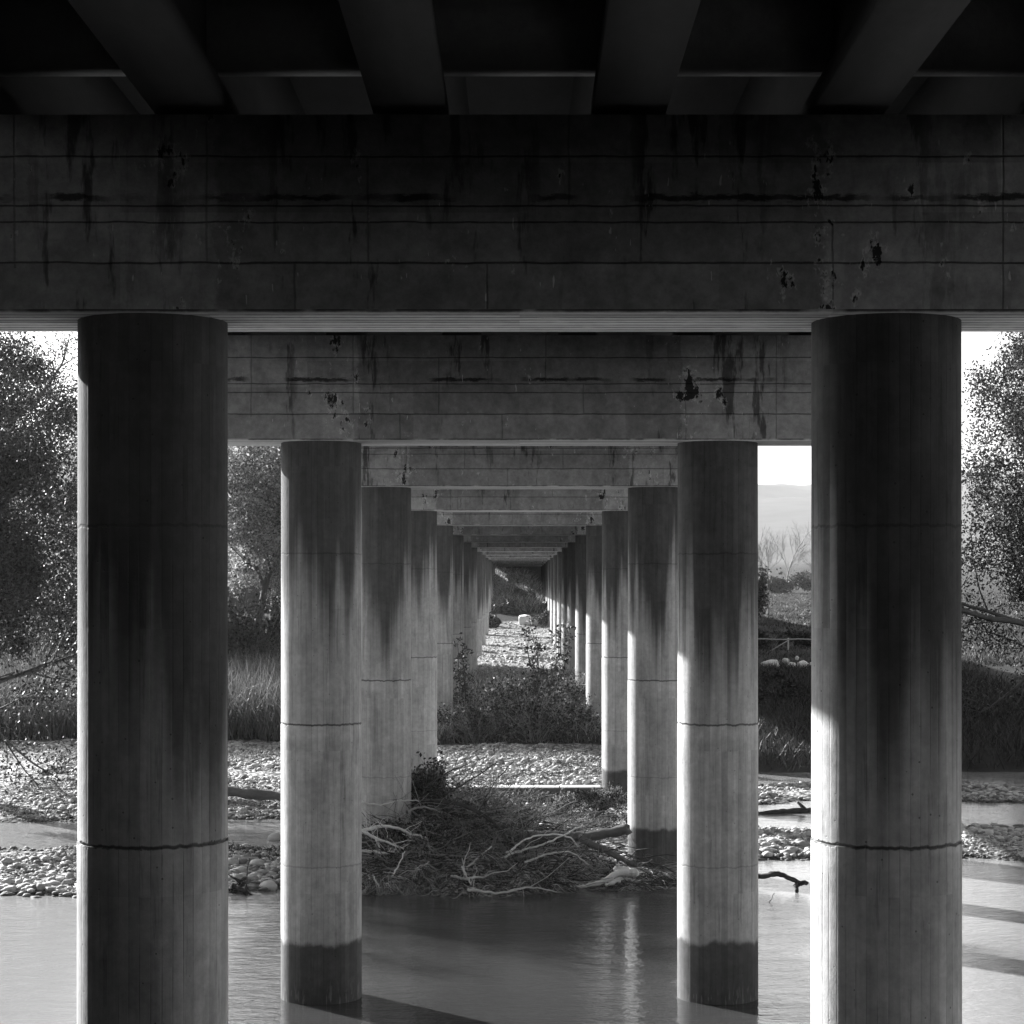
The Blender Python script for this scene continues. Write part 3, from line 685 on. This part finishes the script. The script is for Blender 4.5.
# shaggy mounds of dead grass draped on the heap
def mound_straw(n, cx, cy, rx, ry, h, zb=0.):
    th = rng.uniform(0, 6.283, n); rr_ = np.sqrt(rng.random(n)); x = cx + rx * rr_ * np.cos(th); y = cy + ry * rr_ * np.sin(th)
    z0 = zb + h * (1 - rr_ ** 2) * (1 + 1.1 * vnoise(x * 2.2, y * 2.2, 77, 3)) + rng.normal(0, .04, n)
    mb = MB(); V = np.zeros((n, 8, 3)); fa = rng.uniform(0, 6.283, n); L = rng.uniform(.15, .75, n); dx = rng.normal(0, 1, n); dy = -np.abs(rng.normal(.4, .6, n)); nn = np.hypot(dx, dy) + .1
    for k in range(4):
        t = k / 3; c = np.stack([x + dx / nn * L * t, y + dy / nn * L * t, np.maximum(.0, z0 + .12 * np.sin(t * 2.6) * L - L * .55 * t * t)], -1)
        wv = .011 * np.stack([np.cos(fa), np.sin(fa) * .4, np.sin(fa)], -1) * (1.1 - t)
        V[:, 2 * k] = c - wv; V[:, 2 * k + 1] = c + wv
    f = np.array([(2 * k, 2 * k + 1, 2 * k + 3, 2 * k + 2) for k in range(3)])
    return mb.add(V.reshape(-1, 3), (f[None] + (np.arange(n) * 8)[:, None, None]).reshape(-1, 4))
st = MB()
for a in ((2600, -1.3, 49.2, 1.15, .9, .5), (3500, -2.5, 49.0, .8, .7, .35), (2200, -.6, 49.6, .6, .7, .5), (2500, .7, 50.6, 1.0, .7, .4), (1800, -3.5, 49.2, .7, .6, .25), (1200, 3.2, 50.2, .8, .5, .22), (1500, 1.9, 51.6, .7, .5, .3), (1600, -3.2, 48.6, .9, .4, .3), (1500, .3, 49.0, 1.1, .5, .3), (1000, 2.4, 49.3, .8, .4, .2), (1200, -1.0, 48.4, 1.2, .5, .1)):
    b = mound_straw(*a); st.add(np.concatenate(b.v), np.concatenate(b.f4))
tag(st.build('flood_straw', M['straw']), 'shaggy dead grass and straw draped over the brush heap at the water edge', 'straw', kind='stuff')

# ------------------------------------------------------------------ leaves, bushes, trees
def leaf_quads(P, size, mb=None, flat=.0, aspect=.55):
    n = len(P); u = rng.normal(0, 1, (n, 3)); u[:, 2] *= 1 - flat * .5; u /= np.linalg.norm(u, axis=1)[:, None]
    w = np.cross(u, rng.normal(0, 1, (n, 3))); w /= np.linalg.norm(w, axis=1)[:, None] + 1e-9
    s_ = (size * rng.uniform(.55, 1.4, n))[:, None]
    V = np.stack([P - u * s_, P + w * s_ * aspect, P + u * s_, P - w * s_ * aspect], 1)
    F = np.arange(n * 4).reshape(n, 4)
    mb = mb or MB(); return mb.add(V.reshape(-1, 3), F)
def grow_tree(H, spread, seed, leaves, leaf, trunk_r=.22, levels=4, up=.35, first=.25, sides=6, clump=.45, fork=3):
    """returns wood MB, leaf MB or None, base at origin"""
    r = np.random.default_rng(seed); wood = MB(); tips = []
    def rec(p, d, L, rad, lev):
        n = 5; pts = [p]; dd = d.copy()
        for i in range(n):
            dd = dd + r.normal(0, .11, 3) + np.array([0, 0, .03 * up]); dd /= np.linalg.norm(dd); pts.append(pts[-1] + dd * L / n)
        wood.tube(pts, np.linspace(rad, rad * .62, n + 1), max(3, sides - (levels - lev) if lev < levels else sides + 2), False)
        if lev <= 1: tips.extend(pts[2:])
        if lev == 0: return
        for k in range(fork + (1 if lev >= levels - 1 else 0)):
            t = r.uniform(.35 if lev < levels else first, 1.) ; i = int(t * n); q = pts[i]
            a = r.uniform(0, 6.283); s_ = r.uniform(.55, 1.05)
            perp = np.cross(dd, [math.cos(a), math.sin(a), .3]); perp /= np.linalg.norm(perp)
            nd = dd * math.cos(s_) + perp * math.sin(s_) * spread; nd[2] += up * .3; nd /= np.linalg.norm(nd)
            rec(q, nd, L * r.uniform(.5, .74), rad * .5, lev - 1)
        rec(pts[-1], dd, L * .62, rad * .6, lev - 1)
    rec(np.zeros(3), np.array([0, 0, 1.]), H * .42, trunk_r, levels)
    tips = np.array(tips); lf = None
    if leaves:
        k = leaves // 2
        i = r.integers(0, len(tips), leaves - k); P = tips[i] + r.normal(0, clump, (leaves - k, 3))
        nc = 120; dd_ = r.normal(0, 1, (nc, 3)); dd_ /= np.linalg.norm(dd_, axis=1)[:, None]
        cc = dd_ * (r.random((nc, 1)) ** .45) * np.array([H * .3, H * .3, H * .42]) + np.array([0, 0, H * .56])
        i = r.integers(0, nc, k); P = np.concatenate([P, cc[i] + r.normal(0, 1, (k, 3)) * (r.uniform(.22, .62, nc)[i])[:, None] * H / 17])
        lf = leaf_quads(P, leaf)
    return wood, lf
def tree_thing(loc, label, cat='tree', name='leafy_tree', group=None, lm='leaf_pale', wm='bark', rz=0, **kw):
    t = empty(name, loc, rz); w, l = grow_tree(**kw)
    w.build('trunk', M[wm], t, smooth=True)
    if l: l.build('crown', M[lm], t)
    return tag(t, label, cat, group)
def plant_again(src, loc, rz, s_, label, group=None):
    c = copy_tree(src); c.location = loc; c.rotation_euler = (0, 0, rz); c.scale = (s_, s_, s_); c['label'] = label
    if group: c['group'] = group
    return c
def L3(x, y, dz=-.15): return (x, y, gz_at(x, y) + dz)

GT = 'trees on the left bank'
ta = tree_thing(L3(-17.0, 131), 'tall pale leafy tree filling the gap beside the second pier column', group=GT, H=19, spread=.9, seed=21, leaves=62000, leaf=.1, trunk_r=.26, clump=.55, first=.15)
plant_again(ta, L3(-15.6, 136), 5.1, .82, 'shorter pale tree crowding against the tall leafy tree', GT)
plant_again(ta, L3(-20.6, 152), 2.1, 1.15, 'pale leafy tree standing behind the tall tree on the left bank', GT)
plant_again(ta, L3(-25.5, 127), 4.0, .9, 'broad pale tree at the outer side of the left bank', GT)
plant_again(ta, L3(-30, 160), 1.2, 1.1, 'pale tree further back on the left bank', GT)
tb = tree_thing(L3(-19.0, 68.), 'dark dense tree on the gravel islet outside the first pier', name='dense_tree', group='dark trees outside the bridge', lm='leaf_dark', H=17, spread=.95, seed=5, leaves=120000, leaf=.06, trunk_r=.34, clump=.4, first=.08)
plant_again(tb, L3(25.5, 92), 2.4, 1.2, 'dark dense tree on the bank beyond the right side of the first pier', 'dark trees outside the bridge')
plant_again(tb, L3(30, 104), .7, 1.35, 'second dark tree standing deeper on the right bank', 'dark trees outside the bridge')
plant_again(tb, L3(-31, 118), 3.9, 1.3, 'dark tree on the left bank behind the one on the islet', 'dark trees outside the bridge')
# bare misty trees by the field
GB = 'bare trees by the field'
bt = tree_thing(L3(28.5, 236), 'bare tree with fine upswept twigs against the pale hill by the second pier column', name='bare_tree', group=GB, H=11.5, spread=.75, seed=31, leaves=0, leaf=.1, trunk_r=.13, levels=5, up=.45, sides=5, first=.2, fork=3, wm='twig')
plant_again(bt, L3(39.0, 262), 1.9, 1., 'bare tree half hidden by the first pier column against the hill', GB)
plant_again(bt, L3(49, 380), 4.1, 1.3, 'distant bare tree between the two bare trees by the field', GB)
plant_again(bt, L3(46, 240), 3.0, 1.1, 'bare tree outside the first pier at the field edge', GB)
# hedge at the field edge and shrubs
def bush_mesh(seed, n, rx, ry, h, leaf, stems=14, lobes=9):
    r = np.random.default_rng(seed); w = MB(); P = []
    cs = [(r.uniform(-.65, .65) * rx, r.uniform(-.65, .65) * ry, h * r.uniform(.25, .8)) for _ in range(lobes)]
    for c in cs:
        k = n // lobes; d = r.normal(0, 1, (k, 3)); d /= np.linalg.norm(d, axis=1)[:, None]
        rad = r.uniform(.25, .45) * np.array([rx, ry, h * .8]); P.append(np.array(c) + d * rad * (r.random((k, 1)) ** .4) + r.normal(0, .07, (k, 3)) * h * .5)
        w.tube(wiggly((c[0] * .2, c[1] * .2, 0), (c[0], c[1], c[2] + h * .25), 5, .12, int(r.integers(1e6))), np.linspace(.03, .008, 5), 4, False)
    for _ in range(stems):
        a = r.uniform(0, 6.28); e = r.uniform(.5, 1.4)
        q = (rx * .9 * math.cos(a) * math.cos(e) , ry * .9 * math.sin(a) * math.cos(e), h * (.5 + .7 * math.sin(e) * r.random()))
        ln = wiggly((0, 0, 0), q, 6, .12, int(r.integers(1e6))); w.tube(ln, np.linspace(.018, .005, 6), 4, False)
        P.append(np.repeat(ln[2:], 5, 0) + r.normal(0, .06, (20, 3)))
    P = np.concatenate(P); P[:, 2] = np.maximum(P[:, 2], .03)
    return w, leaf_quads(P, leaf)
def bush_thing(loc, label, seed, n, rx, ry, h, leaf, lm='leaf_mid', name='bush', group=None, cat='bush', **kw):
    t = empty(name, loc); w, l = bush_mesh(seed, n, rx, ry, h, leaf, **kw)
    l.build('foliage', M[lm], t); w.build('stems', M['twig'], t)
    return tag(t, label, cat, group)
hd = bush_thing(L3(48, 372, -.3), 'dark rounded hedge bush at the top edge of the field', 50, 5000, 5.5, 3, 4.2, .22, 'leaf_dark', 'hedge_bush', 'hedge along the field edge')
for i, (x, y, s_, lb) in enumerate(((55.5, 374, .85, 'dark hedge bush next to the rounded one at the field edge'), (40, 372, .7, 'low hedge bush beside the second pier column at the field edge'), (63, 374, 1., 'hedge bush outside the first pier at the field edge'), (72, 374, .9, 'outermost hedge bush along the field edge'))):
    plant_again(hd, L3(x, y, -.3), i * 1.7, s_, lb)
fr_ = bush_thing(L3(25.5, 221), 'small dark evergreen beside the second pier column below the bare tree', 51, 2600, 1.0, 1.0, 6.2, .14, 'leaf_dark', 'evergreen_shrub', lobes=12)
# dark shrubs of the left bank, in front of the tree
GS = 'shrubs on the left bank'
sl = bush_thing(L3(-13.6, 104), 'dark rounded shrub between the reeds and the tall pale tree', 60, 9000, 2.7, 1.8, 5.6, .1, 'leaf_dark', 'shrub', GS, 'shrub', lobes=12)
plant_again(sl, L3(-11.4, 100), 2.2, .62, 'smaller dark shrub close beside the second pier column', GS)
plant_again(sl, L3(-17.8, 103), 4.4, .95, 'dark shrub outside the first pier on the left bank', GS)
plant_again(sl, L3(-23, 108), 1.1, 1.1, 'big dark shrub furthest along the left bank', GS)
# shrubs of the right bank
GR = 'shrubs on the right bank'
sr = bush_thing(L3(18.6, 155), 'dark leafy shrub under the fence rail beside the field', 70, 4500, 2.2, 1.5, 1.7, .1, 'leaf_dark', 'shrub', GR, 'shrub')
plant_again(sr, L3(22.2, 160), 2., 1.15, 'dark shrub next to the first pier column below the field', GR)
plant_again(sr, L3(10.6, 96), 1., .7, 'low dark shrub at the waterside beside the second pier column', GR)
plant_again(sr, L3(12.7, 101), 3.3, .8, 'low dark shrub at the waterside beside the first pier column', GR)
plant_again(sr, L3(13.4, 114), 5.1, .8, 'dark shrub midway up the bank below the pale rocks', GR)
plant_again(sr, L3(17.5, 97), 5.9, 1.2, 'dark shrub on the bank outside the first pier', GR)
# dark bush by the third pier
bush_thing((-2.35, 53.2, .7), 'dark leafy bush growing beside the third pier column above the heap', 80, 6000, .85, .7, 2.0, .055, 'leaf_dark', 'bush', stems=26, lobes=7)
bush_thing((-3.0, 51.3, .45), 'leafy bramble in front of the third pier column foot', 81, 1700, 1.1, .6, .95, .045, 'leaf_mid', 'bramble', 'brambles around the brush heap', 'bramble', stems=16)
b2 = bush_thing((-1.2, 56.5, .55), 'leafy bramble behind the brush heap before the concrete sill', 82, 2600, 1.5, 1.1, 1.0, .045, 'leaf_mid', 'bramble', 'brambles around the brush heap', 'bramble', stems=26)
plant_again(b2, (.6, 66.9, .0), 5.2, .6, 'low bramble growing up the front face of the concrete sill', 'brambles around the brush heap')
plant_again(b2, (3.0, 67.2, .0), 3.7, .65, 'bramble rooted where the sill meets the fourth pier column', 'brambles around the brush heap')
plant_again(b2, (1.1, 61.5, .2), 1.2, .8, 'low bramble just before the concrete sill', 'brambles around the brush heap')
plant_again(b2, (2.5, 63.8, .15), 2.9, .75, 'spindly bramble against the third pier column and the sill', 'brambles around the brush heap')
plant_again(b2, (-1.5, 63.0, .2), 4.4, .9, 'bramble on the gravel behind the heap at the sill end', 'brambles around the brush heap')
# scrub between the piers
GM = 'scrub bushes between the piers'
sb = bush_thing(L3(-1.8, 83.5), 'scrub bush at the front of the thicket by the fourth pier column', 90, 4600, 2.0, 1.4, 1.9, .055, 'leaf_mid', 'scrub_bush', GM, stems=46)
spots = [(.6, 83.2, 1.1, 'scrub bush at the front middle of the thicket'), (2.3, 84.6, 1.05, 'scrub bush at the front by the fifth pier column'), (-.3, 88.5, 1.25, 'scrub bush in the second rank of the thicket'),
         (2.0, 90.5, 1.2, 'scrub bush behind the front one by the fifth pier'), (-2.6, 91.5, .95, 'scrub bush leaning to the left fifth pier column'), (.2, 97, 1.2, 'scrub bush in the heart of the thicket'),
         (2.4, 99, 1.1, 'scrub bush before the sixth pier column'), (-1.9, 101, .75, 'small scrub bush in the grassy side of the thicket'), (1.9, 108.5, .8, 'scrub bush at the back of the thicket near the low sill'), (2.6, 115.5, .75, 'dark scrub bush in the corner of the low sill')]
for i, (x, y, s_, lb) in enumerate(spots): plant_again(sb, L3(x, y), i * 1.3, s_, lb, GM)
# slender saplings in the thicket
def sapling(loc, top, seed, label):
    r = np.random.default_rng(seed); t = empty('sapling', loc); w = MB(); P = []
    for k in range(3):
        e = np.array(top) * (1, 1, r.uniform(.75, 1)) + r.normal(0, .18, 3) * (1, 1, 0)
        ln = wiggly((0, 0, 0), e, 9, .06, seed + k); w.tube(ln, np.linspace(.045, .012, 9), 5, False)
        for j in range(3, 9):
            for _ in range(3):
                q = ln[j] + r.normal(0, .16, 3); w.tube([ln[j], q], [.006, .003], 3, False); P.append(q + r.normal(0, .08, (12, 3)))
    w.build('stems', M['darktwig'], t); leaf_quads(np.concatenate(P), .07).build('foliage', M['leaf_dark'], t)
    return tag(t, label, 'sapling', 'saplings rising from the thicket')
sapling(L3(1.0, 84.5), (.75, .3, 5.6), 1, 'taller slender sapling rising against the pale gravel track')
sapling(L3(.6, 86), (.1, .2, 5.2), 5, 'thin upright sapling beside the taller one')
sapling(L3(-2.6, 92), (-.2, .3, 4.0), 9, 'short leafy sapling against the row of left columns')
# far bushes
GF = 'bushes under the far spans'
fb = bush_thing(L3(-2.9, 196), 'dark bush at the left edge of the gravel track', 95, 3000, 1.5, 1.4, 1.7, .12, 'leaf_dark', 'bush', GF)
plant_again(fb, L3(-3.6, 158), 1., .65, 'low dark bush at the foot of the ninth pier column', GF)
plant_again(fb, L3(2.9, 203), 2., 1.0, 'dark bush behind the pale blocks by the columns', GF)
plant_again(fb, L3(3.3, 214), 3., 1.1, 'bush at the right foot of the far mound', GF)
plant_again(fb, L3(-1.6, 212), 4., 1.0, 'dark bush at the shaded foot of the mound', GF)
plant_again(fb, L3(.8, 222), 5., .9, 'dark bush in the hollow of the mound', GF)
pb = bush_thing(L3(-2.4, 226), 'pale scrub on the left shoulder of the mound', 96, 4000, 1.8, 1.8, 2.2, .1, 'leaf_pale', 'bush', GF, stems=26)
plant_again(pb, L3(-.6, 232), 2., .85, 'pale scrub on the crest of the mound', GF)

# grass and reeds (uncountable)
tag(blades(16000, U(-24, -7.2, 82.5, 99), 1.4, 3.3, .02, .22, .7, 4).build('reeds', M['reed']), 'tall drooping reeds along the left bank', 'reeds', kind='stuff')
tag(blades(34000, U(6.5, 27, 78, 127), .35, .95, .022, .4, .6).build('bank_grass', M['grass']), 'dark rank grass on the right bank', 'grass', kind='stuff')
tag(blades(13000, clumped(-5, 5.4, 83.5, 122, 4, -.1), .6, 1.9, .014, .3, .8, 3).build('tall_grass', M['straw']), 'tall dry grass in the thicket between the piers', 'grass', kind='stuff')
tag(blades(9000, U(-5, 5.4, 82.5, 120), .3, .9, .018, .35, .6, 3).build('thicket_grass', M['grass']), 'dark grass at the bottom of the thicket', 'grass', kind='stuff')
tag(blades(15000, U(-6, 5, 213, 262), .5, 1.3, .04, .35, .6, 2).build('mound_grass', M['straw']), 'pale rough grass on the mound under the far spans', 'grass', kind='stuff')
def wedge(n):
    y = 131 + 238 * rng.random(n) ** 1.3; return y * rng.uniform(.05, .3, n), y
tag(blades(60000, wedge, .1, .38, .04, .4, .6, 2).build('field_grass', M['grass']), 'rough grass at the near side of the field', 'grass', kind='stuff')
tag(blades(12000, U(-60, -7, 99, 190), .5, 1.6, .05, .3, .6, 2).build('meadow_grass', M['grass']), 'rough grass under the trees of the left bank', 'grass', kind='stuff')
tag(blades(1500, U(-8.2, -5.6, 52.5, 57), .05, .22, .012, .6, .9, 2).build('water_weed', M['leaf_dark']), 'dark weed stranded on the left gravel bar', 'weed', kind='stuff')

# leaf litter caught in the heap and low weeds on the bars
lx = rng.normal(-1.6, 1.7, 9000); ly = rng.uniform(49, 58, 9000); lk = (np.abs(lx) < 4.3); lx, ly = lx[lk], ly[lk]
lz = np.maximum(ground(lx, ly), 0) + .03 + rng.random(len(lx)) ** 1.8 * 1.25 * np.exp(-((lx + 2.2) / 1.9) ** 2)
tag(leaf_quads(np.stack([lx, ly, lz], -1), .038).build('leaf_litter', M['leaf_mid']), 'dead leaves caught in the brush heap', 'leaf litter', kind='stuff')
wd = blades(2600, clumped(-5, 5, 57, 81, 61, .1, .5), .1, .45, .012, .5, .6, 2)
wd2 = blades(2600, clumped(-16, -5.5, 63, 82, 62, .15, .5), .08, .35, .014, .5, .6, 2); wd.add(np.concatenate(wd2.v), np.concatenate(wd2.f4))
tag(wd.build('gravel_weeds', M['leaf_mid']), 'low weeds growing through the river gravel', 'weeds', kind='stuff')

# fence rail in the field gap
fz = lambda x, y: gz_at(x, y)
fe = empty('rail_fence', (20.5, 150, fz(20.5, 150)))
fx = [-3.6, -1.0, 1.6, 4.2]
for x in fx: MB().tube([(x, 0, -.3), (x + .03, 0, .95)], [.07, .06], 7).build('post', M['rail'], fe)
MB().tube(wiggly((-3.8, -.1, .86), (4.4, -.1, .84), 8, .006, 4), [.045] * 8, 7).build('rail', M['rail'], fe)
MB().tube([(-2.3, -.25, .0), (-.95, -.12, .8)], [.04, .035], 6).build('brace', M['rail'], fe)
tag(fe, 'weathered rail fence with a slanting brace in front of the field', 'fence')

# ------------------------------------------------------------------ haze
m_, n_n = new_mat('valley_haze')
pv = n_n.node('ShaderNodeVolumePrincipled', Color=(1., 1., 1.), Density=.00013, Anisotropy=.0)
n_n.out(None, pv.outputs[0])
HAZE = True
if HAZE:
    o = MB().box(-3400, 3400, -400, 4400, -3.5, 230).build('haze', m_)
    tag(o, 'thin valley haze', 'haze', kind='stuff')

# ------------------------------------------------------------------ light
SUN_EL, SUN_AZ = 21.9, -43.0       # azimuth from +y towards +x (negative: to the left)
w = bpy.data.worlds.new('World'); sc.world = w; w.use_nodes = True
nt = w.node_tree; nt.nodes.clear()
sky = nt.nodes.new('ShaderNodeTexSky'); sky.sky_type = 'NISHITA'; sky.sun_disc = False
sky.sun_elevation = R(SUN_EL); sky.sun_rotation = R(SUN_AZ); sky.dust_density = 2.0
bw = nt.nodes.new('ShaderNodeRGBToBW'); bg = nt.nodes.new('ShaderNodeBackground'); wo = nt.nodes.new('ShaderNodeOutputWorld')
nt.links.new(sky.outputs[0], bw.inputs[0]); nt.links.new(bw.outputs[0], bg.inputs[0]); nt.links.new(bg.outputs[0], wo.inputs[0])
bg.inputs[1].default_value = .072
sd = bpy.data.lights.new('sun', 'SUN'); sd.energy = 5.0; sd.angle = R(.5); sd.color = (1, 1, 1)
so = bpy.data.objects.new('sun', sd); COL.objects.link(so); so.location = (-60, 60, 40)
d = Vector((math.sin(R(SUN_AZ)) * math.cos(R(SUN_EL)), math.cos(R(SUN_AZ)) * math.cos(R(SUN_EL)), math.sin(R(SUN_EL))))
so.rotation_euler = d.to_track_quat('Z', 'Y').to_euler()

# ------------------------------------------------------------------ camera
cd = bpy.data.cameras.new('camera'); cam = bpy.data.objects.new('camera', cd); COL.objects.link(cam)
cam.location = (0, 0, EYE); cam.rotation_euler = (R(90), 0, 0)
cd.sensor_width = 36; cd.lens = FPX / 1024 * 36
cd.shift_x = -(VX - 512) / 1024; cd.shift_y = (VY - 512) / 1024
cd.clip_end = 9000; cd.clip_start = .1
sc.camera = cam
sc.view_settings.view_transform = 'Standard'; sc.view_settings.look = 'None'
sc.view_settings.exposure = 2.0; sc.view_settings.gamma = 1.
sc.cycles.use_denoising = True
sc.cycles.max_bounces = 8; sc.cycles.diffuse_bounces = 4; sc.cycles.glossy_bounces = 4; sc.cycles.transmission_bounces = 4; sc.cycles.volume_bounces = 0
sc.cycles.sample_clamp_indirect = 6
